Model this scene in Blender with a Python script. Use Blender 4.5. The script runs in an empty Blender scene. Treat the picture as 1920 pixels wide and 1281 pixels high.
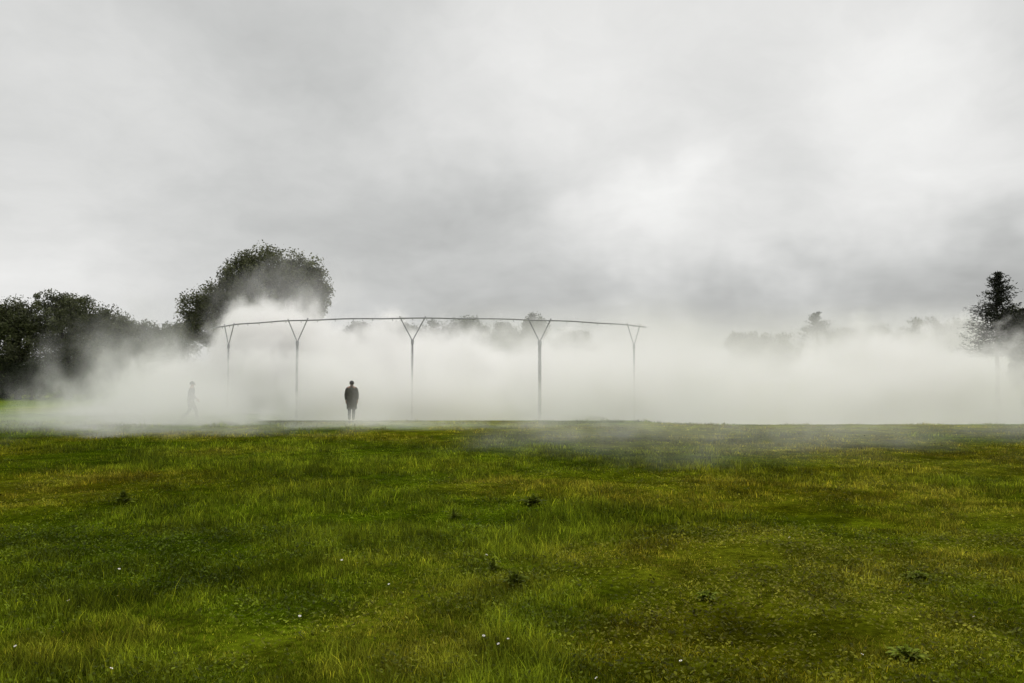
import bpy, bmesh, math, random
import numpy as np
from mathutils import Vector, Matrix, noise as mnoise

S = bpy.context.scene
COL = S.collection
R = math.radians
rng = np.random.default_rng(7)
random.seed(7)

# ------------------------------------------------------------------ camera
FPX = 1920 * 28 / 36.0            # focal length in photo pixels
CAM_H = 1.6
HORIZON = 719.0                   # photo row of the horizon
cam_d = bpy.data.cameras.new('camera'); cam = bpy.data.objects.new('camera', cam_d); COL.objects.link(cam)
cam_d.lens = 28; cam_d.sensor_width = 36; cam_d.clip_end = 3000; cam_d.clip_start = 0.05
PITCH = math.atan((HORIZON - 640.5) / FPX)
cam.location = (0, 0, CAM_H); cam.rotation_euler = (math.pi / 2 + PITCH, 0, 0)
S.camera = cam

def ray(px, py):
    """direction of the photo pixel (1920x1281) in the world"""
    v = Vector(((px - 960) / FPX, (640.5 - py) / FPX, -1.0))
    return (cam.rotation_euler.to_matrix() @ v).normalized()

def at(px, py, Y):
    d = ray(px, py); t = Y / d.y
    return Vector((d.x * t, Y, CAM_H + d.z * t))

# ------------------------------------------------------------------ node helper
class NT:
    def __init__(s, tree): s.t = tree
    def new(s, typ, **kw):
        n = s.t.nodes.new(typ)
        for k, v in kw.items(): setattr(n, k, v)
        return n
    def put(s, sock, v):
        if isinstance(v, bpy.types.NodeSocket): s.t.links.new(v, sock)
        elif v is not None: sock.default_value = v
    def m(s, op, a, b=None, c=None, clamp=False):
        n = s.new('ShaderNodeMath', operation=op, use_clamp=clamp)
        s.put(n.inputs[0], a); s.put(n.inputs[1], b)
        if c is not None: s.put(n.inputs[2], c)
        return n.outputs[0]
    def v(s, op, a, b=None, scale=None):
        n = s.new('ShaderNodeVectorMath', operation=op)
        s.put(n.inputs[0], a); s.put(n.inputs[1], b)
        if scale is not None: s.put(n.inputs['Scale'], scale)
        return n.outputs['Value'] if op in ('LENGTH', 'DOT_PRODUCT', 'DISTANCE') else n.outputs['Vector']
    def noise(s, vec, scale, detail=2, rough=0.5, color=False):
        n = s.new('ShaderNodeTexNoise')
        s.put(n.inputs['Vector'], vec); n.inputs['Scale'].default_value = scale
        n.inputs['Detail'].default_value = detail; n.inputs['Roughness'].default_value = rough
        return n.outputs['Color' if color else 'Fac']
    def smooth(s, x, a, b, lo=0.0, hi=1.0):
        n = s.new('ShaderNodeMapRange', interpolation_type='SMOOTHSTEP')
        s.put(n.inputs['Value'], x)
        for k, v in (('From Min', a), ('From Max', b), ('To Min', lo), ('To Max', hi)): s.put(n.inputs[k], v)
        return n.outputs['Result']
    def mix(s, f, a, b, typ='MIX'):
        n = s.new('ShaderNodeMix', data_type='RGBA', blend_type=typ)
        s.put(n.inputs[0], f)
        s.put(n.inputs[6], (*a, 1) if isinstance(a, tuple) and len(a) == 3 else a)
        s.put(n.inputs[7], (*b, 1) if isinstance(b, tuple) and len(b) == 3 else b)
        return n.outputs[2]
    def rgb(s, c):
        n = s.new('ShaderNodeRGB'); n.outputs[0].default_value = (*c, 1); return n.outputs[0]

# ------------------------------------------------------------------ world: overcast sky with soft clouds
SUN_EL, SUN_AZ = R(48), R(12)     # azimuth measured from +Y towards +X: behind the fog
w = bpy.data.worlds.new('World'); S.world = w; w.use_nodes = True
w.node_tree.nodes.clear(); W = NT(w.node_tree)
out = W.new('ShaderNodeOutputWorld'); bg = W.new('ShaderNodeBackground')
SKY_STRENGTH = 0.1
bg.inputs['Strength'].default_value = SKY_STRENGTH
W.t.links.new(bg.outputs[0], out.inputs[0])
sky = W.new('ShaderNodeTexSky', sky_type='NISHITA'); sky.sun_disc = False
sky.sun_elevation = SUN_EL; sky.sun_rotation = SUN_AZ
sky.dust_density = 3
tc = W.new('ShaderNodeTexCoord'); D = W.v('NORMALIZE', tc.outputs['Generated'])
sep = W.new('ShaderNodeSeparateXYZ'); W.put(sep.inputs[0], D)
# cloud-layer coordinates: clouds flatten towards the horizon
zz = W.m('ADD', W.m('MAXIMUM', sep.outputs['Z'], 0.0), 0.22)
cmb = W.new('ShaderNodeCombineXYZ')
W.put(cmb.inputs[0], W.m('DIVIDE', sep.outputs['X'], zz)); W.put(cmb.inputs[1], W.m('DIVIDE', sep.outputs['Y'], zz))
CL = cmb.outputs[0]
warp = W.v('SCALE', W.v('SUBTRACT', W.noise(D, 5.0, 4, 0.55, True), (0.5, 0.5, 0.5)), scale=0.22)
DW = W.v('NORMALIZE', W.v('ADD', D, warp))
# value of the deck in the picture: base grey + soft light and dark masses
val = W.m('ADD', W.m('MULTIPLY', W.m('SUBTRACT', W.noise(CL, 0.9, 4, 0.5), 0.5), 0.22), 0.65)
val = W.m('ADD', val, W.m('MULTIPLY', W.m('SUBTRACT', W.noise(W.v('ADD', CL, W.v('SCALE', warp, scale=2.0)), 2.6, 6, 0.6), 0.5), 0.24))
BLOBS = [  # photo px, py, radius in px (horizontal), stretch, gain
    (1200, 365, 140, 0.6, 0.19), (1700, 175, 210, 0.6, 0.22), (1370, 450, 350, 0.30, 0.12),
    (1150, 60, 420, 0.5, 0.13), (40, 520, 150, 0.7, 0.16), (20, 120, 150, 1.4, 0.10), (300, 210, 130, 0.9, 0.08),
    (1820, 330, 150, 0.5, 0.10), (700, 300, 230, 0.5, 0.05), (1000, 180, 260, 0.4, 0.06),
    (880, 410, 250, 0.45, -0.15), (460, 100, 330, 0.38, -0.13), (1150, 585, 420, 0.16, -0.13),
    (1880, 500, 300, 0.32, -0.20), (1450, 190, 260, 0.4, -0.05), (550, 440, 300, 0.4, -0.04), (1500, 590, 400, 0.2, -0.08),
]
for px, py, rad, st, gain in BLOBS:
    c = ray(px, py)
    rt = Vector((c.y, -c.x, 0)).normalized(); up = rt.cross(c).normalized()
    if up.z < 0: up = -up
    rr = rad / FPX
    u = W.m('DIVIDE', W.v('DOT_PRODUCT', DW, tuple(rt)), rr)
    vv = W.m('DIVIDE', W.v('DOT_PRODUCT', W.v('SUBTRACT', DW, tuple(c)), tuple(up)), rr * st)
    q = W.m('ADD', W.m('MULTIPLY', u, u), W.m('MULTIPLY', vv, vv))
    g = W.m('EXPONENT', W.m('MULTIPLY', q, -0.9))
    front = W.m('GREATER_THAN', W.v('DOT_PRODUCT', D, tuple(c)), 0.0)
    val = W.m('ADD', val, W.m('MULTIPLY', W.m('MULTIPLY', g, front), gain))
# the overcast deck is brighter overhead than near the horizon
ZENITH = 1.85
val = W.m('MULTIPLY', val, W.smooth(sep.outputs['Z'], 0.44, 0.85, 1.0, ZENITH))
tint = W.mix(W.smooth(val, 0.5, 0.85), (0.985, 1.0, 0.985), (1.0, 1.0, 0.985))
cloud = W.v('SCALE', tint, scale=W.m('DIVIDE', val, SKY_STRENGTH))
W.put(bg.inputs['Color'], W.mix(0.985, sky.outputs[0], cloud))

sun_d = bpy.data.lights.new('sun', 'SUN'); sun = bpy.data.objects.new('sun', sun_d); COL.objects.link(sun)
sun_d.energy = 1.2; sun_d.angle = R(16); sun_d.color = (1.0, 0.97, 0.92)
sd = Vector((math.sin(SUN_AZ) * math.cos(SUN_EL), math.cos(SUN_AZ) * math.cos(SUN_EL), math.sin(SUN_EL)))
sun.rotation_euler = sd.to_track_quat('Z', 'Y').to_euler(); sun.location = (20, 60, 60)

vs = S.view_settings; vs.view_transform = 'Standard'; vs.look = 'None'; vs.exposure = 0; vs.gamma = 1
cy = S.cycles
cy.use_denoising = True
cy.max_bounces = 14; cy.diffuse_bounces = 2; cy.glossy_bounces = 1; cy.transmission_bounces = 3; cy.transparent_max_bounces = 8
cy.volume_bounces = 8
cy.volume_max_steps = 256
cy.volume_step_rate = 0.38
cy.use_adaptive_sampling = True; cy.adaptive_threshold = 0.02

# ------------------------------------------------------------------ helpers
def tag(o, label=None, cat=None, group=None, kind=None):
    for k, v in (('label', label), ('category', cat), ('group', group), ('kind', kind)):
        if v: o[k] = v
    return o

def empty(name, loc=(0, 0, 0), rz=0, **kw):
    o = bpy.data.objects.new(name, None); o.empty_display_size = 0.3
    o.location = loc; o.rotation_euler = (0, 0, rz); COL.objects.link(o)
    return tag(o, **kw)

def link(name, me, mat=None, parent=None):
    o = bpy.data.objects.new(name, me); COL.objects.link(o)
    if mat: me.materials.append(mat)
    if parent: o.parent = parent
    return o

def np_mesh(name, verts, quads=None, tris=None, colors=None, smooth=False):
    me = bpy.data.meshes.new(name)
    verts = np.asarray(verts, dtype=np.float32).reshape(-1, 3)
    loops, starts, n = [], [], 0
    if quads is not None and len(quads):
        q = np.asarray(quads, dtype=np.int32).reshape(-1, 4); loops.append(q.ravel()); starts.append(np.arange(len(q)) * 4); n = q.size
    if tris is not None and len(tris):
        t = np.asarray(tris, dtype=np.int32).reshape(-1, 3); loops.append(t.ravel()); starts.append(n + np.arange(len(t)) * 3)
    L = np.concatenate(loops).astype(np.int32); St = np.concatenate(starts).astype(np.int32)
    me.vertices.add(len(verts)); me.vertices.foreach_set('co', verts.ravel())
    me.loops.add(len(L)); me.loops.foreach_set('vertex_index', L)
    me.polygons.add(len(St)); me.polygons.foreach_set('loop_start', St)
    if smooth: me.polygons.foreach_set('use_smooth', np.ones(len(St), dtype=bool))
    if colors is not None:
        a = me.color_attributes.new('tint', 'FLOAT_COLOR', 'POINT')
        c = np.ones((len(verts), 4), dtype=np.float32); c[:, :3] = colors
        a.data.foreach_set('color', c.ravel())
    me.update(calc_edges=True); me.validate()
    return me

def principled(name, color, rough=0.7, spec=0.3):
    m = bpy.data.materials.new(name); m.use_nodes = True
    b = m.node_tree.nodes['Principled BSDF']
    b.inputs['Base Color'].default_value = (*color, 1); b.inputs['Roughness'].default_value = rough
    b.inputs['Specular IOR Level'].default_value = spec
    return m

def noisy(name, c1, c2, scale, rough=0.7, bump=0.0, spec=0.3):
    m = principled(name, c1, rough, spec); N = NT(m.node_tree); b = m.node_tree.nodes['Principled BSDF']
    t = N.new('ShaderNodeTexCoord').outputs['Object']
    f = N.noise(t, scale, 4, 0.6)
    N.put(b.inputs['Base Color'], N.mix(N.smooth(f, 0.35, 0.65), c1, c2))
    if bump:
        bp = N.new('ShaderNodeBump'); bp.inputs['Strength'].default_value = bump; bp.inputs['Distance'].default_value = 0.02
        N.put(bp.inputs['Height'], f); N.put(b.inputs['Normal'], bp.outputs[0])
    return m

def leaf_material(name, translucent=0.3, rough=0.55, spec=0.25):
    """foliage: colour of each leaf is stored on its mesh"""
    m = bpy.data.materials.new(name); m.use_nodes = True; N = NT(m.node_tree); m.node_tree.nodes.clear()
    o = N.new('ShaderNodeOutputMaterial'); a = N.new('ShaderNodeAttribute', attribute_name='tint')
    p = N.new('ShaderNodeBsdfPrincipled'); N.put(p.inputs['Base Color'], a.outputs['Color'])
    p.inputs['Roughness'].default_value = rough; p.inputs['Specular IOR Level'].default_value = spec
    t = N.new('ShaderNodeBsdfTranslucent'); N.put(t.inputs['Color'], a.outputs['Color'])
    x = N.new('ShaderNodeMixShader'); x.inputs[0].default_value = translucent
    m.node_tree.links.new(p.outputs[0], x.inputs[1]); m.node_tree.links.new(t.outputs[0], x.inputs[2])
    m.node_tree.links.new(x.outputs[0], o.inputs['Surface'])
    return m

# value noise on numpy arrays (2-D), for terrain and colour patches
_perm = np.random.default_rng(3).random((256, 256))
def vnoise(x, y, s, seed=0):
    x = np.asarray(x, float) / s + 37.3 * seed + 1000; y = np.asarray(y, float) / s + 17.7 * seed + 1000
    xi = np.floor(x).astype(int); yi = np.floor(y).astype(int)
    fx = x - xi; fy = y - yi; fx = fx * fx * (3 - 2 * fx); fy = fy * fy * (3 - 2 * fy)
    g = lambda a, b: _perm[a % 256, b % 256]
    return (g(xi, yi) * (1 - fx) + g(xi + 1, yi) * fx) * (1 - fy) + (g(xi, yi + 1) * (1 - fx) + g(xi + 1, yi + 1) * fx) * fy
def fbm(x, y, s, seed=0, oct=3):
    r, a, t = 0, 1, 0
    for k in range(oct):
        r = r + a * vnoise(x, y, s / 2 ** k, seed + k); t += a; a *= 0.5
    return r / t
def sstep(x, a, b):
    t = np.clip((np.asarray(x, float) - a) / (b - a), 0, 1); return t * t * (3 - 2 * t)

# ------------------------------------------------------------------ ground
def terrain(x, y):
    x = np.asarray(x, float); y = np.asarray(y, float)
    z = (fbm(x, y, 9, 1) - 0.5) * 0.10 * sstep(y, 2, 8) * (1 - 0.7 * sstep(y, 22, 28)) + (fbm(x, y, 1.6, 5) - 0.5) * 0.07 * (1 - 0.6 * sstep(y, 20, 28))
    # the field breaks away behind the crest on the right
    right = sstep(x, 5, 9)
    z = z - 2.2 * right * sstep(y, 30.8, 44) + 1.2 * right * sstep(y, 60, 120)
    z = z - 0.35 * (1 - right) * sstep(x, -14, -10) * sstep(y, 34, 40)
    z = z + 3.0 * sstep(y, 110, 400)
    return z
def tz(x, y): return float(terrain(x, y))

def patches(x, y):
    """base colour of the sward: fresh green, olive, straw and bare brown patches"""
    n1 = fbm(x, y, 5.5, 11, 4); n2 = fbm(x * 1.0, y, 2.2, 21, 3); n3 = fbm(x, y, 0.9, 31, 2)
    fresh = np.array([0.170, 0.212, 0.010]); deep = np.array([0.062, 0.090, 0.002])
    olive = np.array([0.225, 0.212, 0.012]); straw = np.array([0.30, 0.27, 0.025]); brown = np.array([0.14, 0.115, 0.004])
    side = sstep(x / np.maximum(y, 3), -0.15, 0.35)      # drier to the right
    dry = np.clip(sstep(n1 + 0.22 * side - 0.05, 0.42, 0.66), 0, 1)
    # a fresh green tongue runs from the near left to the middle of the field
    tongue = np.exp(-((x + 3.0 - 0.12 * (y - 6)) / 2.6) ** 2) * sstep(y, 3, 5) * (1 - sstep(y, 13, 20))
    tongue = np.maximum(tongue, np.exp(-((x + 2.5 + 0.35 * (y - 5)) / 2.2) ** 2) * (1 - sstep(y, 7, 10)))
    dry = dry * (1 - 0.8 * tongue)
    far_green = np.exp(-((x - 3.5) / 4.5) ** 2 - ((y - 17) / 4.0) ** 2); dry = dry * (1 - 0.7 * far_green)
    c = fresh + (olive - fresh) * dry[..., None]
    c = c + (straw - c) * (sstep(n2 + 0.25 * dry, 0.62, 0.85) * 0.75)[..., None]
    c = c + (brown - c) * (sstep(n3 + n1 * 0.5 + 0.15 * side, 0.92, 1.15) * 0.7 * dry)[..., None]
    c = c + (deep - c) * (sstep(1 - n2 + 0.15 * (1 - dry), 0.58, 0.85) * 0.6)[..., None]
    n4 = fbm(x, y, 0.30, 51, 3)      # tussocks a hand wide
    return c * (0.60 + 0.75 * sstep(n4, 0.25, 0.75))[..., None]

def ground_colour(x, y):
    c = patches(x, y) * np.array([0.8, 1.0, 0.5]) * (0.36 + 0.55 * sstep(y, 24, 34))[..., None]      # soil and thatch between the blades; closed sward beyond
    wet = np.exp(-((y - 32.2 - 3.0 * fbm(x, y, 2.5, 71, 3)) / 1.5) ** 2) * (0.35 + 0.65 * sstep(fbm(x, y, 4.0, 75, 2), .3, .7)) * sstep(x, -16, -10) * (1 - sstep(x, -2, 8))
    return c + (np.array([0.05, 0.038, 0.018]) - c) * (0.85 * wet)[..., None]

def sheet(xs, ys):
    X, Y = np.meshgrid(xs, ys); Z = terrain(X, Y)
    n, m = len(xs), len(ys)
    v = np.stack([X, Y, Z], -1).reshape(-1, 3)
    i = (np.arange(m - 1)[:, None] * n + np.arange(n - 1)[None, :]).ravel()
    q = np.stack([i, i + 1, i + n + 1, i + n], 1)
    return v, q, ground_colour(X, Y).reshape(-1, 3)
xs = np.concatenate([-np.geomspace(1200, 46, 22), np.arange(-45, 45.1, 0.3), np.geomspace(46, 1200, 22)])
ys = np.concatenate([[-300, -100, -40, -15, -6], np.arange(-3, 46, 0.3), np.geomspace(47, 2200, 34)])
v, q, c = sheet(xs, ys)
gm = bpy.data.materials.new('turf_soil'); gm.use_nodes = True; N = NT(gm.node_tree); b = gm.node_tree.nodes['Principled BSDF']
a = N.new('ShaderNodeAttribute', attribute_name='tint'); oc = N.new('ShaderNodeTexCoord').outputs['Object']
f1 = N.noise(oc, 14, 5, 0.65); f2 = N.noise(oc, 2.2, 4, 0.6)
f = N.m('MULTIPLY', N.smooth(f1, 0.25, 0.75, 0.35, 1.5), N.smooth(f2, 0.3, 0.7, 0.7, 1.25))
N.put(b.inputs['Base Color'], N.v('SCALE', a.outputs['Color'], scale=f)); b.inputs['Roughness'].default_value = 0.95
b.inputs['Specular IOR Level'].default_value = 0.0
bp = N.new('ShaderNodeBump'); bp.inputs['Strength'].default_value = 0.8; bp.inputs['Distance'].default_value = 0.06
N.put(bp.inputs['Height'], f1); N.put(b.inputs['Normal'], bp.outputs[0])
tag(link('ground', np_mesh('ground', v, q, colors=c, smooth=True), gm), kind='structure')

# ------------------------------------------------------------------ grass
def wedge(n, d0, d1, p, spread=0.86):
    """n points in the view wedge (a bit wider), density ~ y**-p"""
    u = rng.random(n); e = 2 - p
    y = (d0 ** e + u * (d1 ** e - d0 ** e)) ** (1 / e)
    x = (rng.random(n) * 2 - 1) * (spread * y + 1.2)
    return x, y

def blades(n, d0, d1, p, h0, h1, w0, seg2=True, seed=0):
    # tufted: points gather round tuft centres
    k = n // 7
    cx, cyy = wedge(k, d0, d1, p)
    idx = rng.integers(0, k, n)
    sp = 0.02 + 0.0022 * cyy[idx]
    x = cx[idx] + rng.normal(0, 1, n) * sp; y = cyy[idx] + rng.normal(0, 1, n) * sp
    z = terrain(x, y) - 0.006
    col = patches(x, y)
    tall = fbm(x, y, 1.3, 41, 3); lush = sstep(col[:, 1] - col[:, 0], 0.0, 0.03)
    h = (h0 + (h1 - h0) * rng.random(n) ** 2) * (0.35 + 1.2 * sstep(tall, 0.3, 0.7)) * (0.5 + 0.9 * rng.random(k))[idx] * (0.75 + 0.5 * lush) * (0.7 + 0.6 * sstep(fbm(x, y, 0.45, 51, 3), .3, .7))
    wd = w0 * (0.6 + 0.8 * rng.random(n)) * (1 + 0.055 * np.maximum(y - 5, 0))
    az = rng.random(n) * 2 * np.pi; tdir = rng.random(n) * 2 * np.pi; lean = h * (0.15 + 0.75 * rng.random(n) ** 1.5)
    sx, sy = np.cos(az) * wd, np.sin(az) * wd
    dx, dy = np.cos(tdir) * lean, np.sin(tdir) * lean
    B = np.stack([x, y, z], 1); Sd = np.stack([sx, sy, 0 * sx], 1)
    M = B + np.stack([dx * 0.3, dy * 0.3, h * 0.55], 1); T = B + np.stack([dx, dy, h], 1)
    tuft = 0.42 + 1.45 * rng.random(k) ** 1.3
    tone = ((0.5 + 0.95 * rng.random(n) ** 1.3) * tuft[idx])[:, None]
    yel = rng.random(n)[:, None]
    cc = col * tone
    cc = np.where(yel > 0.93, cc * np.array([2.0, 1.7, 1.6]), cc)      # dry blades
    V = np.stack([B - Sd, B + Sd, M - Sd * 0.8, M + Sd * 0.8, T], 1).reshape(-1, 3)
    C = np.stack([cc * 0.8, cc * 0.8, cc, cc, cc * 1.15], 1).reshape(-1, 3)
    i = np.arange(n) * 5
    return V, np.stack([i, i + 1, i + 3, i + 2], 1), np.stack([i + 2, i + 3, i + 4], 1), C

def clover(n, d0, d1, p, r0):
    """small broad leaves lying in the sward, gathered in patches"""
    x, y = wedge(n * 3, d0, d1, p)
    keep = fbm(x, y, 0.8, 61, 3) + 0.30 * rng.random(len(x)) > 0.60
    x, y = x[keep][:n], y[keep][:n]; n = len(x)
    z = terrain(x, y) + 0.015 + 0.045 * rng.random(n)
    r = r0 * (0.5 + rng.random(n)) * (1 + 0.03 * np.maximum(y - 5, 0))
    az = rng.random(n) * 2 * np.pi; tilt = rng.normal(0, 0.45, n); t2 = rng.normal(0, 0.45, n)
    u = np.stack([np.cos(az), np.sin(az), tilt], 1) * r[:, None]; w_ = np.stack([-np.sin(az), np.cos(az), t2], 1) * r[:, None] * 0.62
    P = np.stack([x, y, z], 1)
    V = np.stack([P - u, P - u * 0.35 + w_, P + u * 0.5 + w_ * 0.9, P + u, P + u * 0.5 - w_ * 0.9, P - u * 0.35 - w_], 1).reshape(-1, 3)
    base = patches(x, y) * 0.65 + np.array([0.03, 0.06, 0.004]) * 0.4
    cc = base * (0.35 + 1.3 * rng.random(n) ** 1.5)[:, None]
    C = np.repeat(cc, 6, 0); i = np.arange(n) * 6
    return V, np.concatenate([np.stack([i, i + 1, i + 2, i + 3], 1), np.stack([i, i + 3, i + 4, i + 5], 1)]), None, C

def join(parts):
    V, Q, T, C, o = [], [], [], [], 0
    for v, q, t, c in parts:
        V.append(v); C.append(c)
        if q is not None: Q.append(q + o)
        if t is not None: T.append(t + o)
        o += len(v)
    return np.concatenate(V), np.concatenate(Q), (np.concatenate(T) if T else None), np.concatenate(C)
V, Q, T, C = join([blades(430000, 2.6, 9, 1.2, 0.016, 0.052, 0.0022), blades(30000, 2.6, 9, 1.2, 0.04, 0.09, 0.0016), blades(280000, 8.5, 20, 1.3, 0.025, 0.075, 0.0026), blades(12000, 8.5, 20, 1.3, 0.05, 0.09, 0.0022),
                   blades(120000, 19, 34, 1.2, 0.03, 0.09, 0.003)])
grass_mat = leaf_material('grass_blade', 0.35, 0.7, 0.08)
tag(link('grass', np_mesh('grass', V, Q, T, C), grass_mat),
    label='short uneven meadow grass, green on the left and drier olive on the right', cat='grass', kind='stuff')
V, Q, T, C = join([clover(60000, 2.6, 9, 1.2, 0.010), clover(26000, 8.5, 24, 1.3, 0.011)])
tag(link('clover_leaves', np_mesh('clover_leaves', V, Q, T, C), grass_mat),
    label='patches of small broad clover leaves lying low among the grass blades', cat='clover', kind='stuff')

# ------------------------------------------------------------------ weeds and daisies in the field
def weed(px, py, rad, h, n, label, shade=1.0):
    Y = CAM_H * FPX / (py - HORIZON); p = at(px, py, Y)
    z0 = tz(p.x, p.y)
    root = empty('weed_plant', (p.x, p.y, z0), label=label, cat='weed', group='dark leafy weeds standing in the grass')
    r_ = np.random.default_rng(int(px)); V, Q, C = [], [], []
    n = int(n * 1.7)
    for k in range(n):
        a = r_.random() * 6.283; out_ = r_.random() ** 0.7; L = rad * (0.3 + 0.8 * r_.random()); wd = L * 0.13
        d = Vector((math.cos(a), math.sin(a), 0)); s = Vector((-d.y, d.x, 0))
        rise = h * (0.35 + 0.75 * r_.random()) * (1.1 - out_ * 0.7)
        pts = []
        for j, t in enumerate((0, .25, .5, .75, 1)):
            c0 = d * (L * out_ * t) + Vector((0, 0, rise * math.sin(t * 1.9) ))
            ww = wd * (0.25, 0.9, 1.0, 0.7, 0.08)[j]
            pts += [c0 - s * ww + Vector((0, 0, ww * .5)), c0, c0 + s * ww + Vector((0, 0, ww * .5))]
        o = len(V); V += [tuple(v) for v in pts]
        for j in range(4):
            b0 = o + j * 3; Q += [(b0, b0 + 1, b0 + 4, b0 + 3), (b0 + 1, b0 + 2, b0 + 5, b0 + 4)]
        cc = np.array([0.12, 0.15, 0.012]) * shade * (0.4 + 1.0 * r_.random()); C += [cc] * 15
    link('leaves', np_mesh('weed_leaves', V, Q, None, np.array(C), smooth=True), grass_mat, root)
    return root
weed(230, 946, 0.24, 0.15, 70, 'dark green weed clump in the dry grass at the left, largest of the weeds')
weed(1000, 946, 0.26, 0.13, 50, 'low dark weed mound in the middle of the field below the thin fog')
weed(965, 1088, 0.16, 0.13, 46, 'dark spreading weed in the grass nearest below the centre of the field')
weed(925, 1060, 0.12, 0.08, 26, 'small dark weed just behind and left of the spreading centre weed')
weed(850, 968, 0.12, 0.10, 22, 'tiny isolated dark weed left of the low mound in mid field')
weed(1325, 1112, 0.15, 0.07, 50, 'bluish green flat weed patch in the yellowish grass right of centre', 1.7)
weed(1700, 1225, 0.15, 0.07, 60, 'broad dark weed patch low in the near right corner', 1.5)
weed(335, 972, 0.10, 0.06, 20, 'low weed beside the large left weed clump, on its right', 1.4)
weed(1720, 1075, 0.15, 0.05, 30, 'flat greyish green weed in the brown grass at the right', 1.6)

petal_m = principled('petal_white', (0.75, 0.75, 0.72), 0.6); yel_m = principled('daisy_yellow', (0.55, 0.36, 0.03), 0.7)
stem_m = principled('stem_green', (0.05, 0.08, 0.01), 0.6)
def fan(bm, c, r, n, dz=0, lift=0.0):
    vs_ = [bm.verts.new((c[0] + r * math.cos(k * 6.2832 / n), c[1] + r * math.sin(k * 6.2832 / n), c[2] + dz)) for k in range(n)]
    m_ = bm.verts.new((c[0], c[1], c[2] + dz + lift))
    for k in range(n): bm.faces.new((vs_[k], vs_[(k + 1) % n], m_))
def make_daisy():
    root = empty('daisy_flower')
    bm = bmesh.new()
    bmesh.ops.create_cone(bm, cap_ends=False, segments=5, radius1=0.0016, radius2=0.0012, depth=0.075, matrix=Matrix.Translation((0, 0, 0.0375)))
    me = bpy.data.meshes.new('stem'); bm.to_mesh(me); link('stem', me, stem_m, root)
    bm = bmesh.new()
    for k in range(12):
        a = k * 6.2832 / 12; d = Vector((math.cos(a), math.sin(a), 0)); s = Vector((-d.y, d.x, 0)); c0 = Vector((0, 0, 0.076))
        p = [c0 + d * 0.003 - s * 0.0015, c0 + d * 0.003 + s * 0.0015, c0 + d * 0.013 + s * 0.0032 + Vector((0, 0, .003)), c0 + d * 0.013 - s * 0.0032 + Vector((0, 0, .003))]
        bm.faces.new([bm.verts.new(q_) for q_ in p])
    me = bpy.data.meshes.new('petals'); bm.to_mesh(me); link('petals', me, petal_m, root)
    bm = bmesh.new(); bmesh.ops.create_uvsphere(bm, u_segments=8, v_segments=5, radius=0.0045, matrix=Matrix.Translation((0, 0, 0.078)))
    me = bpy.data.meshes.new('flower_centre'); bm.to_mesh(me); link('flower_centre', me, yel_m, root)
    return root
def dup(root):
    r = root.copy(); COL.objects.link(r)
    for ch in list(root.children):
        c_ = ch.copy(); COL.objects.link(c_); c_.parent = r
    return r
daisy0 = make_daisy(); first = True
for px, py in [(670, 1057), (641, 1052), (952, 1192), (1610, 1224), (1078, 1268), (1128, 1264), (220, 1072), (222, 1117), (34, 1203),
               (200, 1246), (1485, 1012), (1632, 1000), (733, 1089), (908, 1040), (1280, 1236), (1835, 1155), (136, 1128), (560, 1150), (940, 1200), (905, 1187)]:
    o = daisy0 if first else dup(daisy0); first = False
    Y = CAM_H * FPX / (py - HORIZON); p = at(px, py, Y * 0.985)
    o.location = (p.x, p.y, tz(p.x, p.y) + 0.01); o.rotation_euler = (random.uniform(.2, .6), random.uniform(-.3, .3), random.random() * 6)
    sc_ = random.uniform(0.55, 0.8) * (1 + 0.04 * max(0, Y - 5)); o.scale = (sc_,) * 3
    tag(o, label='single small white daisy on a short stem in the near grass', cat='flower', group='white daisies dotted through the near grass')

# ------------------------------------------------------------------ trees
bark = noisy('bark', (0.035, 0.030, 0.024), (0.07, 0.06, 0.048), 3.0, 0.9, 0.5)
leafm = leaf_material('tree_leaf', 0.2, 0.6, 0.2)

def tube(V, Q, pts, radii, n=7):
    o = len(V); prev = None
    for k, (p, r) in enumerate(zip(pts, radii)):
        d = (pts[min(k + 1, len(pts) - 1)] - pts[max(k - 1, 0)]).normalized()
        a = d.orthogonal().normalized() if prev is None else (prev - d * prev.dot(d)).normalized(); prev = a
        b_ = d.cross(a)
        for j in range(n):
            t = j * 6.28318 / n; V.append(tuple(p + (a * math.cos(t) + b_ * math.sin(t)) * r))
    for k in range(len(pts) - 1):
        for j in range(n):
            Q.append((o + k * n + j, o + k * n + (j + 1) % n, o + (k + 1) * n + (j + 1) % n, o + (k + 1) * n + j))

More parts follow.
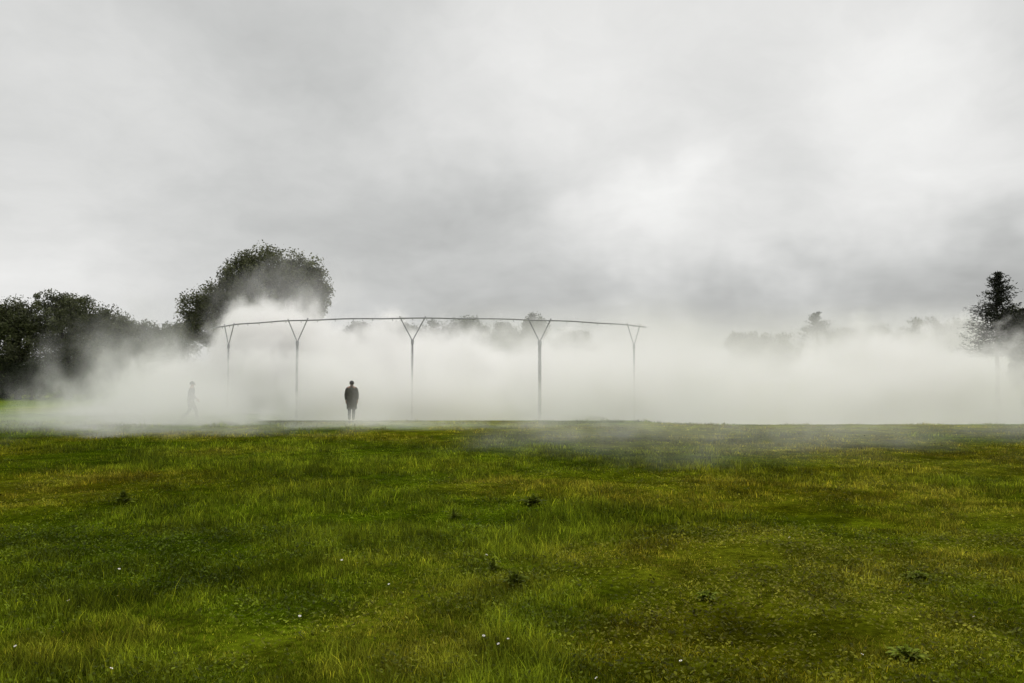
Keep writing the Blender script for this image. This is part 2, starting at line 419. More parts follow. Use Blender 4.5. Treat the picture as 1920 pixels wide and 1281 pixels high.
def broad_tree(base, lobes, n_leaf, leaf, label, tone=(0.068, 0.075, 0.034), seed=0, group=None, name='broadleaf_tree', trunk_r=0.3, spikes=0.35):
    """lobes: (dx, dz, rx, rz[, dy, ry]) ellipses of the crown relative to the base, in metres"""
    n_leaf = int(n_leaf * 1.9); r_ = np.random.default_rng(100 + seed); bx_, by_, bz_ = base
    root = empty(name, base, label=label, cat='tree', group=group)
    V, Q = [], []
    lobes = [tuple(l) + ((r_.uniform(-1, 1) * l[2] * 0.4, (l[2] + l[3]) * 0.5) if len(l) == 4 else ()) for l in lobes]
    top = max(l[1] for l in lobes)
    trunk = [Vector((0, 0, -0.3)), Vector((0.1, 0, top * 0.25)), Vector((-0.1, 0.1, top * 0.5)), Vector((0.05, 0, top * 0.8))]
    tube(V, Q, trunk, [trunk_r * 1.25, trunk_r, trunk_r * 0.75, trunk_r * 0.35], 9)
    for l in lobes:
        c0 = Vector((l[0], l[4], l[1]))
        st = Vector((0, 0, min(top * 0.3, l[1] * 0.5)))
        mid = st.lerp(c0, 0.5) + Vector((0, 0, -0.1 * c0.length * 0.3))
        tube(V, Q, [st, mid, c0], [trunk_r * 0.5, trunk_r * 0.32, trunk_r * 0.1], 6)
        for k in range(7):
            dr = Vector(r_.normal(0, 1, 3)).normalized(); e = c0 + Vector((dr.x * l[2], dr.y * l[5], abs(dr.z) * l[3])) * 0.85
            tube(V, Q, [mid.lerp(c0, 0.7), c0.lerp(e, 0.5) + Vector((0, 0, 0.15)), e], [trunk_r * 0.14, trunk_r * 0.08, 0.015], 4)
    link('trunk', np_mesh('trunk', V, Q, smooth=True), bark, root)
    # crown: leaves gather in clumps spread through the lobes, mostly near their skin
    vol = np.array([l[2] * l[3] * l[5] for l in lobes]) ** 0.7; vol = vol / vol.sum()
    nc = max(20, int(n_leaf / 100))
    li = r_.choice(len(lobes), nc, p=vol); La = np.array(lobes)[li]
    d = r_.normal(0, 1, (nc, 3)); d /= np.linalg.norm(d, axis=1)[:, None]
    rad = (0.35 + 0.65 * r_.random(nc) ** 0.6) * 0.95 * (1 + spikes * (r_.random(nc) - 0.5) * 0.7)
    cc = np.stack([La[:, 0] + d[:, 0] * La[:, 2] * rad, La[:, 4] + d[:, 1] * La[:, 5] * rad, La[:, 1] + d[:, 2] * La[:, 3] * rad], 1)
    cs = (0.18 + 0.42 * r_.random(nc)) * np.minimum(1.1, 0.28 * (La[:, 2] + La[:, 3]))
    ctone = (0.5 + 1.1 * r_.random(nc)) * 1.25
    k = r_.integers(0, nc, n_leaf); dd = r_.normal(0, 1, (n_leaf, 3)) * cs[k][:, None] * np.array([1, 1, 0.75])
    dd = dd / np.maximum(1.0, np.linalg.norm(dd, axis=1) / (1.7 * cs[k]))[:, None]
    P = cc[k] + dd; P[:, 2] = np.maximum(P[:, 2], 0.15)
    a = r_.normal(0, 1, (n_leaf, 3)); a /= np.linalg.norm(a, axis=1)[:, None]
    b_ = np.cross(a, r_.normal(0, 1, (n_leaf, 3))); b_ /= np.linalg.norm(b_, axis=1)[:, None]
    n_leaf = n_leaf; L = leaf * 0.52 * (0.5 + r_.random(n_leaf))[:, None]
    V = np.stack([P - a * L, P + b_ * L * 0.5, P + a * L, P - b_ * L * 0.5], 1).reshape(-1, 3)
    i = np.arange(n_leaf) * 4
    C = np.repeat(np.array(tone) * (ctone[k] * (0.7 + 0.6 * r_.random(n_leaf)))[:, None], 4, 0)
    link('crown', np_mesh('crown', V, np.stack([i, i + 1, i + 2, i + 3], 1), None, C), leafm, root)
    return root

def px_tree(px, Y, lobes_px, n_leaf, leaf, label, **kw):
    """lobes given as photo ellipses (px, py, rx, ry), turned into metres at distance Y"""
    X = (px - 960) / FPX * Y; z0 = tz(X, Y); m_ = Y / FPX
    lobes = [((lx - px) * m_, CAM_H + (HORIZON - ly) * m_ - z0, rx * m_, ry * m_) for lx, ly, rx, ry in lobes_px]
    return broad_tree((X, Y, z0), lobes, n_leaf, leaf, label, **kw)

G1 = 'dark trees massed along the left edge of the field'
px_tree(-60, 78, [(-60, 620, 60, 55), (-50, 700, 70, 50), (-110, 650, 60, 80)], 16000, .2, 'dark tree partly cut off by the left edge of the view', seed=1, group=G1)
px_tree(35, 80, [(20, 605, 45, 42), (45, 650, 60, 55), (10, 700, 60, 45), (60, 600, 35, 32)], 20000, .2, 'dark round crowned tree first inside the left edge', seed=2, group=G1)
px_tree(128, 82, [(105, 572, 34, 26), (140, 578, 30, 22), (125, 625, 55, 48), (130, 690, 60, 55), (158, 600, 34, 30)], 24000, .2, 'taller tree with a ragged top rising above the left tree mass', seed=3, group=G1, spikes=0.9)
px_tree(200, 84, [(190, 615, 38, 36), (215, 625, 35, 36), (205, 680, 50, 55)], 18000, .2, 'dark tree right of the ragged topped one, half in mist', seed=4, group=G1)
px_tree(262, 88, [(255, 632, 40, 32), (285, 640, 30, 30), (265, 690, 50, 50)], 16000, .2, 'low misty tree in the dip left of the big domed tree', seed=5, group=G1, tone=(0.045, 0.052, 0.026))
px_tree(330, 92, [(318, 628, 24, 24), (340, 640, 30, 34), (330, 690, 44, 50)], 13000, .2, 'small tree tucked under the left side of the big domed tree', seed=6, group=G1, tone=(0.045, 0.055, 0.022))
for x_, s_, lb in ((60, 31, 'dark hedge bush at the foot of the leftmost trees'), (165, 32, 'dark hedge bush below the tree with the ragged top'), (-20, 33, 'dark hedge bush cut by the left edge of the view'), (262, 34, 'misty hedge bush below the dip in the left trees')):
    px_tree(x_, 78, [(x_, 715, 62, 32), (x_ + 20, 700, 40, 30)], 9000, .18, lb, seed=s_, group='bushes at the foot of the left trees', tone=(0.02, 0.026, 0.011), name='hedge_bush', trunk_r=.12)
px_tree(505, 80, [(500, 505, 62, 42), (455, 520, 45, 40), (560, 520, 45, 40), (585, 555, 32, 42), (420, 560, 45, 38), (380, 585, 40, 34),
                  (480, 560, 60, 45), (540, 570, 45, 45), (395, 620, 50, 34), (440, 620, 60, 50), (520, 640, 70, 45), (590, 590, 26, 26)], 62000, .21,
        'big dark domed tree towering behind the white fog plume', seed=7, trunk_r=.55, tone=(0.075, 0.080, 0.038))
G2 = 'faint distant trees beyond the fog behind the pipe frame'
for i_, (x_, y_, rx, ry, lb) in enumerate((
        (672, 632, 34, 30, 'faint distant tree just right of the standing person, beyond the fog'),
        (745, 630, 42, 34, 'faint distant tree behind the middle forked post'),
        (812, 634, 34, 32, 'faint distant tree between the middle and right forked posts, left one'),
        (875, 618, 40, 24, 'faint distant flat topped tree showing just above the pipe'),
        (945, 632, 34, 28, 'faint distant tree left of the small round crown above the pipe'),
        (1003, 612, 20, 24, 'small round distant crown poking above the pipe near the right forked post'),
        (1075, 640, 40, 24, 'faint distant low tree right of the right forked post'))):
    px_tree(x_, 112, [(x_, y_, rx, ry), (x_ - 12, y_ + 34, rx, 34), (x_ + rx * .5, y_ + 10, rx * .6, ry * .8)], 9000, .22, lb, seed=40 + i_, group=G2, tone=(0.045, 0.055, 0.03), trunk_r=.25)
G3 = 'grey distant trees beyond the fog bank on the right'
for i_, (x_, y_, rx, ry, lb) in enumerate((
        (1395, 640, 32, 18, 'grey distant hedge tree at the left end of the right hand row'),
        (1455, 644, 38, 22, 'grey distant low tree left of the little spire shaped tree'),
        (1585, 637, 40, 24, 'grey distant low tree right of the little spire shaped tree'),
        (1660, 640, 45, 28, 'grey distant low tree in the middle of the right hand row'),
        (1735, 626, 48, 28, 'grey distant wide tree toward the right end of the row'),
        (1810, 628, 45, 30, 'grey distant tree just left of the dark conifer'))):
    px_tree(x_, 125, [(x_, y_, rx, ry), (x_ + 10, y_ + 35, rx * 1.1, 36), (x_ - rx * .6, y_ + 8, rx * .6, ry * .8)], 9000, .26, lb, seed=60 + i_, group=G3, tone=(0.06, 0.062, 0.04), trunk_r=.25)
G4 = 'dark broadleaf trees at the right edge'
px_tree(1915, 62, [(1905, 600, 28, 20), (1940, 625, 40, 38), (1925, 655, 30, 35), (1950, 690, 40, 40), (1917, 705, 26, 36)], 18000, .17, 'dark bushy tree at the right edge beneath the conifer', seed=80, group=G4, tone=(0.03, 0.034, 0.014), trunk_r=.2)
px_tree(2000, 64, [(1995, 600, 45, 40), (2005, 660, 55, 50)], 9000, .2, 'dark tree beyond the right edge of the view', seed=81, group=G4, tone=(0.03, 0.034, 0.014), trunk_r=.25)
px_tree(1207, 52, [(1207, 708, 13, 13), (1201, 728, 11, 16), (1212, 722, 10, 12)], 1800, .07, 'blurred shrub in the fog at the foot of the rightmost post', seed=90, name='misty_shrub', trunk_r=.05)

def conifer(px, py_top, py_base, Y, half_px, n_br, label, seed, tone, leaf=.10, lean=0.0, group=None):
    r_ = np.random.default_rng(seed); m_ = Y / FPX; X = (px - 960) * m_; z0 = tz(X, Y)
    H = CAM_H + (HORIZON - py_top) * m_ - z0; zb = CAM_H + (HORIZON - py_base) * m_ - z0; Rm = half_px * m_
    root = empty('conifer_tree', (X, Y, z0), label=label, cat='tree', group=group)
    V, Q = [], []
    ax = lambda z: Vector((lean * (z / H) ** 2, 0, z))
    tube(V, Q, [ax(-.2), ax(H * .3), ax(H * .6), ax(H * .85), ax(H)], [.22, .17, .11, .05, .012], 8)
    P, A = [], []
    for k in range(n_br):
        t = (k + r_.random()) / n_br; z = zb + (H - zb) * t * 0.97; L = Rm * (1.08 - t) ** 0.8 * (0.45 + 0.75 * r_.random())
        a = r_.random() * 6.283; d = Vector((math.cos(a), math.sin(a), 0)); s = ax(z)
        pts = [s, s + d * L * .5 + Vector((0, 0, -.03 * L)), s + d * L + Vector((0, 0, .22 * L))]
        tube(V, Q, pts, [.035, .02, .006], 4)
        for j in range(int(16 + 26 * L)):
            u = 0.15 + 0.85 * r_.random(); c0 = pts[0].lerp(pts[1], u * 2) if u < .5 else pts[1].lerp(pts[2], u * 2 - 1)
            P.append(np.array(c0) + r_.normal(0, .09 + .05 * L, 3) * np.array([1, 1, .55])); A.append(np.array(d) + r_.normal(0, .7, 3))
    link('trunk', np_mesh('trunk', V, Q, smooth=True), bark, root)
    P = np.array(P); a = np.array(A); a /= np.linalg.norm(a, axis=1)[:, None]; n = len(P)
    b_ = np.cross(a, r_.normal(0, 1, (n, 3))); b_ /= np.linalg.norm(b_, axis=1)[:, None]; L = leaf * (.6 + .8 * r_.random(n))[:, None]
    V = np.stack([P - a * L, P + b_ * L * .3, P + a * L, P - b_ * L * .3], 1).reshape(-1, 3); i = np.arange(n) * 4
    C = np.repeat(np.array(tone) * (.6 + .8 * r_.random(n))[:, None], 4, 0)
    link('crown', np_mesh('crown', V, np.stack([i, i + 1, i + 2, i + 3], 1), None, C), leafm, root)
    return root
conifer(1868, 506, 668, 60, 66, 220, 'dark ragged conifer standing at the right edge above the fog', 5, (0.018, 0.022, 0.012), lean=.3)
conifer(1533, 584, 655, 120, 42, 130, 'little grey spire shaped tree in the distant row on the right', 6, (0.05, 0.06, 0.045), leaf=.14)

# ------------------------------------------------------------------ fog pipe on forked posts
steel = noisy('galvanised_steel', (0.24, 0.245, 0.24), (0.32, 0.325, 0.32), 6.0, 0.5, 0.0, 0.5)
RC = Vector((-4.4, 52.9)); RR = 14.8; PIPE_Z = CAM_H + 3.12
def ring_pt(X):      # the near side of the ring at this X
    return Vector((X, RC.y - math.sqrt(max(0.0, RR ** 2 - (X - RC.x) ** 2)), 0))
frame = empty('fog_pipe_frame', (RC.x, RC.y - RR, tz(RC.x, RC.y - RR)),
              label='thin curved steel pipe carried overhead on a ring of forked posts in the fog', cat='pipe frame')
def fcurve(name, pts, rad, mat, parent, origin):
    V, Q = [], []; tube(V, Q, [p - origin for p in pts], [rad] * len(pts), 10)
    for s_ in (0, len(pts) - 1):      # caps
        o = len(V); c0 = pts[s_] - origin; V.append(tuple(c0))
        for j in range(10): Q.append((o, s_ * 10 + j, s_ * 10 + (j + 1) % 10, s_ * 10 + (j + 1) % 10))
    quads = [q_ for q_ in Q if len(set(q_)) == 4]; tris = [q_[:3] for q_ in Q if len(set(q_)) == 3]
    return link(name, np_mesh(name, V, quads, tris, smooth=True), mat, parent)
fo = frame.location
a0, a1 = math.atan2(-7.2, -12.9), math.atan2(-8.9, 11.8)
n_ = 90; pts = []
for k in range(n_ + 1):
    a = a0 + (a1 - a0) * k / n_
    pts.append(Vector((RC.x + RR * math.cos(a), RC.y + RR * math.sin(a), PIPE_Z + 0.012 * math.sin(k * .55))))
fcurve('pipe', pts, 0.034, steel, frame, fo)
# mist nozzles are spaced along the pipe
for p in pts[2::3]:
    fcurve('nozzle', [p + Vector((0, 0, -.11)), p + Vector((0, 0, -.03))], .015, steel, frame, fo)
for k, px in enumerate((428, 557, 773, 1012, 1189)):
    # find the X on the ring that projects to px
    X = -4.0
    for _ in range(40):
        X = (px - 960) / FPX * ring_pt(max(min(X, RC.x + RR - .05), RC.x - RR + .05)).y
    b0 = ring_pt(X); b0.z = tz(b0.x, b0.y)
    rad = Vector((b0.x - RC.x, b0.y - RC.y, 0)).normalized(); tan = Vector((-rad.y, rad.x, 0))
    fork = Vector((b0.x, b0.y, PIPE_Z - 1.08)); r0 = (.05, .06, .05, .08, .05)[k]
    post = fcurve('post', [b0 + Vector((0, 0, -.25)), b0.lerp(fork, .5), fork], r0, steel, frame, fo)
    for s_ in (-1, 1):
        tip = fork + tan * (0.58 * s_) + Vector((0, 0, 1.08)); top_ = tip + (tip - fork) * 0.09
        # arms follow the curve of the pipe at their tips
        off = Vector((tip.x - RC.x, tip.y - RC.y, 0)); corr = off * (RR / off.length - 1); tip += corr; top_ += corr
        fcurve('fork_arm', [fork + (tip - fork) * 0.0, fork.lerp(tip, .5), tip, top_], .026 if k != 3 else .032, steel, post, fo)
    # a collar where post and arms meet
    fcurve('collar', [fork + Vector((0, 0, -.16)), fork + Vector((0, 0, .05))], r0 + .02, steel, post, fo)

# ------------------------------------------------------------------ people
def skin_obj(name, chains, mat, parent, sub=2, smooth_r=None):
    """chains: lists of (point, radius, radius2) ; first point of a later chain may reuse an existing point"""
    me = bpy.data.meshes.new(name); V, E, Rr, idx = [], [], [], {}
    for ch in chains:
        prev = None
        for p, r1, r2 in ch:
            key = tuple(round(c_, 4) for c_ in p)
            if key not in idx: idx[key] = len(V); V.append(p); Rr.append((r1, r2))
            if prev is not None: E.append((prev, idx[key]))
            prev = idx[key]
    me.from_pydata(V, E, []); o = link(name, me, mat, parent)
    mod = o.modifiers.new('skin', 'SKIN'); mod.use_smooth_shade = True
    for d_, r_ in zip(me.skin_vertices[0].data, Rr): d_.radius = r_; d_.use_root = False
    me.skin_vertices[0].data[0].use_root = True
    sb = o.modifiers.new('sub', 'SUBSURF'); sb.levels = sub; sb.render_levels = sub
    return o

def loft(name, rings, mat, parent, n=28, closed_top=True, folds=0.0):
    """rings: (cx, cy, z, rx, ry); the surface gets a little wall thickness through its hem"""
    V, Q, T = [], [], []
    for i, (cx, cyy, z, rx, ry) in enumerate(rings):
        for j in range(n):
            a = j * 6.28318 / n; f_ = 1 + folds * (1 - i / len(rings)) * math.sin(a * 5 + 1.3) ; V.append((cx + rx * f_ * math.cos(a), cyy + ry * f_ * math.sin(a), z))
    for i in range(len(rings) - 1):
        for j in range(n): Q.append((i * n + j, i * n + (j + 1) % n, (i + 1) * n + (j + 1) % n, (i + 1) * n + j))
    for e, up in ((0, 0), (len(rings) - 1, 1)):
        o = len(V); r = rings[e]; V.append((r[0], r[1], r[2] + (.02 if not up else .0)))
        for j in range(n): T.append((e * n + j, e * n + (j + 1) % n, o) if up else (e * n + (j + 1) % n, e * n + j, o))
    return link(name, np_mesh(name, V, Q, T, smooth=True), mat, parent)

skin_m = principled('skin', (0.32, 0.20, 0.14), 0.55)
def hand_chains(wr, d, side, fwd):
    """palm and five fingers hanging from the wrist: d = direction of the hand, side = direction to the thumb"""
    P = lambda a, b_, c_=0: tuple(wr + d * a + side * b_ + fwd * c_)
    ch = [[(P(0, 0), .026, .020), (P(.045, 0), .040, .016), (P(.085, 0), .038, .014)]]
    for off, ln in ((.028, .070), (.010, .080), (-.009, .074), (-.027, .058)):
        ch.append([(P(.045, 0), .040, .016), (P(.088, off), .0095, .0095), (P(.088 + ln * .5, off * 1.08, .006), .0085, .0085), (P(.088 + ln, off * 1.05, .026), .007, .007)])
    ch.append([(P(.045, 0), .040, .016), (P(.05, .042, .01), .012, .012), (P(.085, .056, .022), .010, .010), (P(.108, .058, .032), .008, .008)])
    return ch

def face(parent_root, c, fy, hair_m, r=.098):
    """head details: ears, nose, hair; c = head centre, fy = facing direction (unit, along y)"""
    pass

def person(name_label, base, rz, pose, coat_c, leg_c, hair_c, hair_kind='short'):
    root = empty('person', base, rz, label=name_label, cat='person')
    # local frame: +y is where the person faces, +x their right hand side is -x
    Vc = Vector
    hip = Vc((0, 0, .92)); lean = pose.get('lean', 0.0)
    waist = Vc((0, .01 + lean * .2, 1.08)); chest = Vc((0, lean * .5, 1.28)); sh = Vc((0, lean * .75, 1.42)); neck = Vc((0, lean * .9 + .005, 1.50)); hd = Vc((0, lean + .015, 1.585)); crown_ = Vc((0, lean + .01, 1.665))
    body = [[(tuple(hip), .155, .105), (tuple(waist), .135, .10), (tuple(chest), .165, .11), (tuple(sh), .13, .085), (tuple(neck), .052, .055), (tuple(hd), .070, .088), (tuple(crown_), .062, .072)]]
    body.append([(tuple(hd), .070, .088), (tuple(hd + Vc((0, .055, -.045))), .038, .036)])     # chin and jaw
    legs = []
    for s in (-1, 1):
        L = pose['legs'][0 if s < 0 else 1]
        hj = Vc((s * .10, 0, .88)); kn = Vc((s * L[0][0], L[0][1], L[0][2])); an = Vc((s * L[1][0], L[1][1], L[1][2])); td = Vc(L[2])
        ch = [(tuple(hip), .155, .105), (tuple(hj), .095, .095), (tuple(hj.lerp(kn, .55)), .078, .080), (tuple(kn), .056, .058), (tuple(kn.lerp(an, .35)), .056, .060), (tuple(an), .036, .038)]
        body.append(ch); legs.append((an, td))
        A = pose['arms'][0 if s < 0 else 1]
        el = Vc((s * A[0][0], A[0][1] + lean * .5, A[0][2])); wr = Vc((s * A[1][0], A[1][1] + lean * .3, A[1][2]))
        sj = Vc((s * .185, lean * .75, 1.40))
        body.append([(tuple(sh), .13, .085), (tuple(sj), .058, .058), (tuple(sj.lerp(el, .5)), .050, .050), (tuple(el), .042, .042), (tuple(el.lerp(wr, .4)), .040, .040), (tuple(wr), .026, .024)])
        d = (wr - el).normalized(); fwd = Vc((-s, 0, 0)); thumb = Vc((0, 1, 0)); thumb = (thumb - d * thumb.dot(d)).normalized()
        body += hand_chains(wr, d, thumb, fwd)
        sleeve = skin_obj('sleeve', [[(tuple(sh + Vc((s * .06, 0, -.03))), .10, .085), (tuple(sj + Vc((0, 0, -.005))), .078, .080), (tuple(sj.lerp(el, .5)), .068, .070), (tuple(el), .060, .062), (tuple(el.lerp(wr, .93)), .048, .050)]], coat_c, root, 2)
    bo = skin_obj('body', body, skin_m, root, 2)
    # trousers and shoes
    for s in (-1, 1):
        L = pose['legs'][0 if s < 0 else 1]
        hj = Vc((s * .10, 0, .90)); kn = Vc((s * L[0][0], L[0][1], L[0][2])); an = Vc((s * L[1][0], L[1][1], L[1][2]))
        skin_obj('trouser_leg', [[(tuple(hj), .10, .10), (tuple(hj.lerp(kn, .5)), .088, .09), (tuple(kn), .068, .07), (tuple(kn.lerp(an, .5)), .064, .066), (tuple(an + (kn - an).normalized() * .03), .052, .056)]], leg_c, root, 2)
        td = Vc(L[2]); heel = an + Vc((0, -.04, -.045)); 
        toe = an + td * .17 + Vc((0, 0, -.055))
        skin_obj('shoe', [[(tuple(heel), .040, .038), (tuple(an + td * .06 + Vc((0, 0, -.045))), .044, .038), (tuple(toe), .040, .026)]], shoe_m, root, 2)
    # head details
    def small(name, kind, loc, scl, mat, rot=(0, 0, 0)):
        bm = bmesh.new(); bmesh.ops.create_uvsphere(bm, u_segments=14, v_segments=9, radius=1.0)
        me = bpy.data.meshes.new(name); bm.to_mesh(me); me.polygons.foreach_set('use_smooth', [True] * len(me.polygons))
        o = link(name, me, mat, root); o.location = loc; o.scale = scl; o.rotation_euler = rot; return o
    for s in (-1, 1):
        small('ear', 0, (s * .083, hd.y - .005, hd.z - .002), (.010, .019, .030), skin_m)
        small('eye', 0, (s * .031, hd.y + .080, hd.z + .006), (.012, .010, .007), eye_m)
    small('nose', 0, (0, hd.y + .098, hd.z - .020), (.012, .018, .024), skin_m, (-.3, 0, 0))
    small('mouth', 0, (0, hd.y + .088, hd.z - .052), (.024, .007, .005), lip_m)
    hr = small('hair', 0, (0, hd.y - .022, hd.z + .030), (.090, .102, .092), hair_c)
    return root
shoe_m = noisy('shoe_leather', (0.012, 0.011, 0.010), (0.022, 0.02, 0.018), 20, .5)
eye_m = principled('eye_dark', (0.03, 0.02, 0.015), .2); lip_m = principled('lip', (0.22, 0.09, 0.08), .5)
coat_m = noisy('wool_coat', (0.060, 0.058, 0.048), (0.090, 0.086, 0.070), 9, .9, .3, .1)
coat2_m = noisy('grey_jacket', (0.05, 0.05, 0.052), (0.07, 0.07, 0.072), 9, .9, .3, .1)
trou_m = noisy('dark_trousers', (0.035, 0.034, 0.030), (0.05, 0.048, 0.042), 14, .9, .2, .1)
hair_m = noisy('dark_hair', (0.016, 0.013, 0.012), (0.03, 0.025, 0.02), 30, .7)

# standing person, back turned, long coat, arms hanging
Ys = 32.2; Xs = (660 - 960) / FPX * Ys
stand_pose = dict(lean=0.0, legs=[((.085, .01, .50), (.075, -.01, .10), (0, 1, 0)), ((.085, .01, .50), (.075, -.01, .10), (0, 1, 0))],
                  arms=[((.235, -.01, 1.13), (.225, .03, .90)), ((.235, -.01, 1.13), (.225, .03, .90))])
p1 = person('person standing still in a long dark coat, back turned, facing the fog', (Xs, Ys, tz(Xs, Ys)), R(4), stand_pose, coat_m, trou_m, hair_m)
loft('coat', [(0, 0, .56, .185, .15), (0, 0, .60, .20, .16), (0, 0, .80, .205, .16), (0, 0, 1.0, .195, .15), (0, .0, 1.12, .18, .135), (0, 0, 1.28, .20, .14), (0, 0, 1.38, .185, .12), (0, 0, 1.44, .135, .09), (0, 0, 1.485, .07, .07), (0, 0, 1.515, .062, .064)], coat_m, p1, folds=.06)

# walking person, mid stride to the right, nearly lost in the fog
Yw = 32.8; Xw = (359 - 960) / FPX * Yw
walk_pose = dict(lean=0.05, legs=[((.09, .20, .52), (.08, .27, .12), (0, .95, .3)), ((.09, -.02, .48), (.08, -.36, .17), (0, .8, -.5))],
                 arms=[((.215, -.10, 1.15), (.22, .00, .93)), ((.215, .08, 1.16), (.20, .25, .98))])
p2 = person('person walking mid stride, nearly lost in the white fog at the left', (Xw, Yw, tz(Xw, Yw) - .02), R(-80), walk_pose, coat2_m, trou_m, hair_m)
loft('jacket', [(0, 0, .84, .165, .13), (0, 0, .90, .175, .135), (0, .01, 1.08, .165, .125), (0, .03, 1.28, .185, .13), (0, .035, 1.38, .17, .11), (0, .04, 1.44, .12, .085), (0, .045, 1.50, .062, .062)], coat2_m, p2, folds=.03)

# ------------------------------------------------------------------ fog: one closed volume, low in front and high at the ring
def fog_box(prof, xa, xb):
    """a closed prism: profile (y, z) drawn out from xa to xb"""
    n = len(prof)
    V = [(xa, y, z) for y, z in prof] + [(xb, y, z) for y, z in prof]
    me = bpy.data.meshes.new('haze')
    me.from_pydata(V, [], [tuple(range(n))[::-1], tuple(range(n, 2 * n))] + [(i, (i + 1) % n, n + (i + 1) % n, n + i) for i in range(n)])
    bm = bmesh.new(); bm.from_mesh(me); bmesh.ops.recalc_face_normals(bm, faces=bm.faces); bm.to_mesh(me)
    return me
def fog_material(name):
    fm = bpy.data.materials.new(name); fm.use_nodes = True; fm.node_tree.nodes.clear(); N = NT(fm.node_tree)
    mo = N.new('ShaderNodeOutputMaterial'); pv = N.new('ShaderNodeVolumePrincipled')
    pv.inputs['Color'].default_value = (0.992, 0.986, 0.976, 1); pv.inputs['Anisotropy'].default_value = 0.2
    N.t.links.new(pv.outputs[0], mo.inputs['Volume'])
    P = N.new('ShaderNodeTexCoord').outputs['Object']
    return fm, N, P, pv.inputs['Density']
fm, N, P, DENS = fog_material('drifting_fog')
wv = N.v('SUBTRACT', N.noise(P, 0.15, 4, 0.6, True), (0.5, 0.5, 0.5))
PW = N.v('ADD', P, N.v('MULTIPLY', wv, (8.0, 5.0, 5.0)))
near = N.v('ADD', P, N.v('MULTIPLY', wv, (2.5, 2.0, 3.0)))
PS = N.v('MULTIPLY', PW, (1.0, 1.0, 0.7))
erode = N.m('MULTIPLY', N.m('SUBTRACT', N.noise(PS, 0.42, 5, 0.64), 0.5), 1.8)      # torn, billowing edges
def mound(c, r, dens, core=0.45, vec=None, er=1.0):
    qd = N.v('LENGTH', N.v('DIVIDE', N.v('SUBTRACT', vec or PW, c), r))
    return N.smooth(N.m('ADD', qd, N.m('MULTIPLY', erode, er) if er != 1.0 else erode), core, 1.0, dens, 0.0)
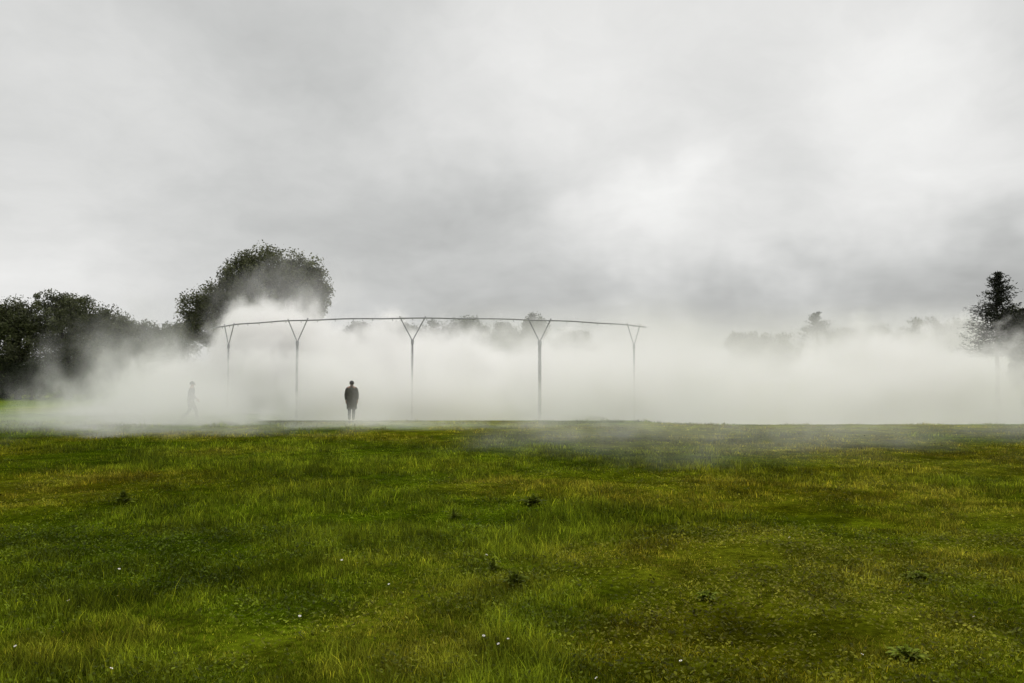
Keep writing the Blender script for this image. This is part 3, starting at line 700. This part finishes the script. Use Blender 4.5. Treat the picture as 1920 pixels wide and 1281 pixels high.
MOUNDS = [  # centre, radii, density, core
    ((-9.5, 49.0, 0.0), (13.0, 13.0, 5.4), 0.50, 0.6),       # dense white heart inside the ring, left
    ((-1.0, 49.5, 0.0), (14.0, 13.5, 4.3), 0.34, 0.6),       # middle
    ((-13.6, 46.5, 4.6), (5.2, 4.0, 5.6), 0.16, 0.05),        # thin smoke over the big tree
    ((-19.0, 43.0, 0.2), (6.5, 8.0, 4.6), 0.24, 0.3),        # thinner mist drifting left
    ((-22.8, 48.0, 2.0), (4.2, 8.0, 5.6), 0.10, 0.1),        # wisps before the left trees
    ((-3.0, 36.8, 0.0), (13.0, 3.0, 4.6), 0.30, 0.3),        # mist round the near posts
    ((10.0, 50.0, 0.0), (16.0, 14.0, 5.2), 0.13, 0.5),       # right of the ring
    ((28.0, 52.0, 0.0), (26.0, 17.0, 5.6), 0.036, 0.5),      # long bank on the right
    ((24.7, 50.0, 0.0), (8.3, 6.0, 6.2), 0.36, 0.72),
    ((18.0, 36.0, -1.0), (24.0, 6.0, 2.6), 0.06, 0.3),       # lying in the dip behind the crest
    ((-11.5, 26.0, 0.0), (6.5, 5.5, 0.9), 0.20, 0.1),        # spilling over the grass towards us
    ((-4.0, 29.0, 0.0), (13.0, 3.6, 0.7), 0.17, 0.1),
    ((-5.9, 30.4, 0.3), (3.0, 2.0, 2.6), 0.16, 0.1),         # a breath of mist before the standing person
    ((-17.0, 31.0, 0.0), (9.5, 9.0, 0.8), 0.09, 0.1),
    ((4.0, 21.0, 0.0), (7.0, 8.0, 0.9), 0.06, 0.1),          # thin veil on the right foreground
    ((13.0, 24.0, 0.0), (9.0, 8.0, 0.9), 0.05, 0.1),
]
tot = None
for c, r, dn, core in MOUNDS:
    e = mound(c, r, dn, core); tot = e if tot is None else N.m('ADD', tot, e)
mod = N.smooth(N.noise(PW, 0.36, 4, 0.62), 0.32, 0.68, 0.12, 1.85)
tot = N.m('MULTIPLY', tot, mod)
for c, r, dn, core in (((-13.2, 30.9, 0.2), (4.2, 2.2, 2.9), 0.78, 0.3),      # fog round the walking person
                       ((-4.8, 36.2, 0.6), (4.2, 2.0, 3.3), 0.32, 0.4),       # before the middle post
                       ((-15.4, 40.6, 0.2), (2.8, 2.0, 3.2), 0.22, 0.3),      # before the left post
                       ((7.5, 39.6, 1.0), (4.6, 2.0, 5.2), 0.42, 0.4),       # before the rightmost post
                       ((-14.6, 46.8, 0.5), (3.5, 3.6, 6.9), 2.0, 0.8)):    # white plume before the big tree
    tot = N.m('ADD', tot, mound(c, r, dn, core, near, 0.45))
N.put(DENS, tot)
tag(link('haze', fog_box([(9, -4.0), (9, 1.1), (28.0, 2.0), (33, 5.6), (38, 9.2), (72, 9.2), (72, -4.0)], -33, 60), fm),
    label='white fog bank drifting low over the field from the pipe frame', cat='fog', kind='stuff')
fm, N, P, DENS = fog_material('standing_fog')
n1 = N.noise(P, 0.09, 3, 0.6); top = N.m('ADD', 9.6, N.m('MULTIPLY', N.m('SUBTRACT', n1, 0.5), 6.0))
hz = N.new('ShaderNodeSeparateXYZ'); N.put(hz.inputs[0], P)
fz = N.smooth(N.m('SUBTRACT', hz.outputs['Z'], top), -3.5, 2.5, 1.0, 0.0)
fx = N.m('MULTIPLY', N.smooth(hz.outputs['X'], -14.0, 0.0), N.smooth(hz.outputs['Y'], 82.0, 92.0))
N.put(DENS, N.m('MULTIPLY', N.m('MULTIPLY', fz, fx), 0.064))
tag(link('haze', fog_box([(80, -4.0), (80, 16.5), (108, 16.5), (108, -4.0)], -16, 95), fm),
    label='thin pale fog standing in front of the distant trees on the right', cat='fog', kind='stuff')
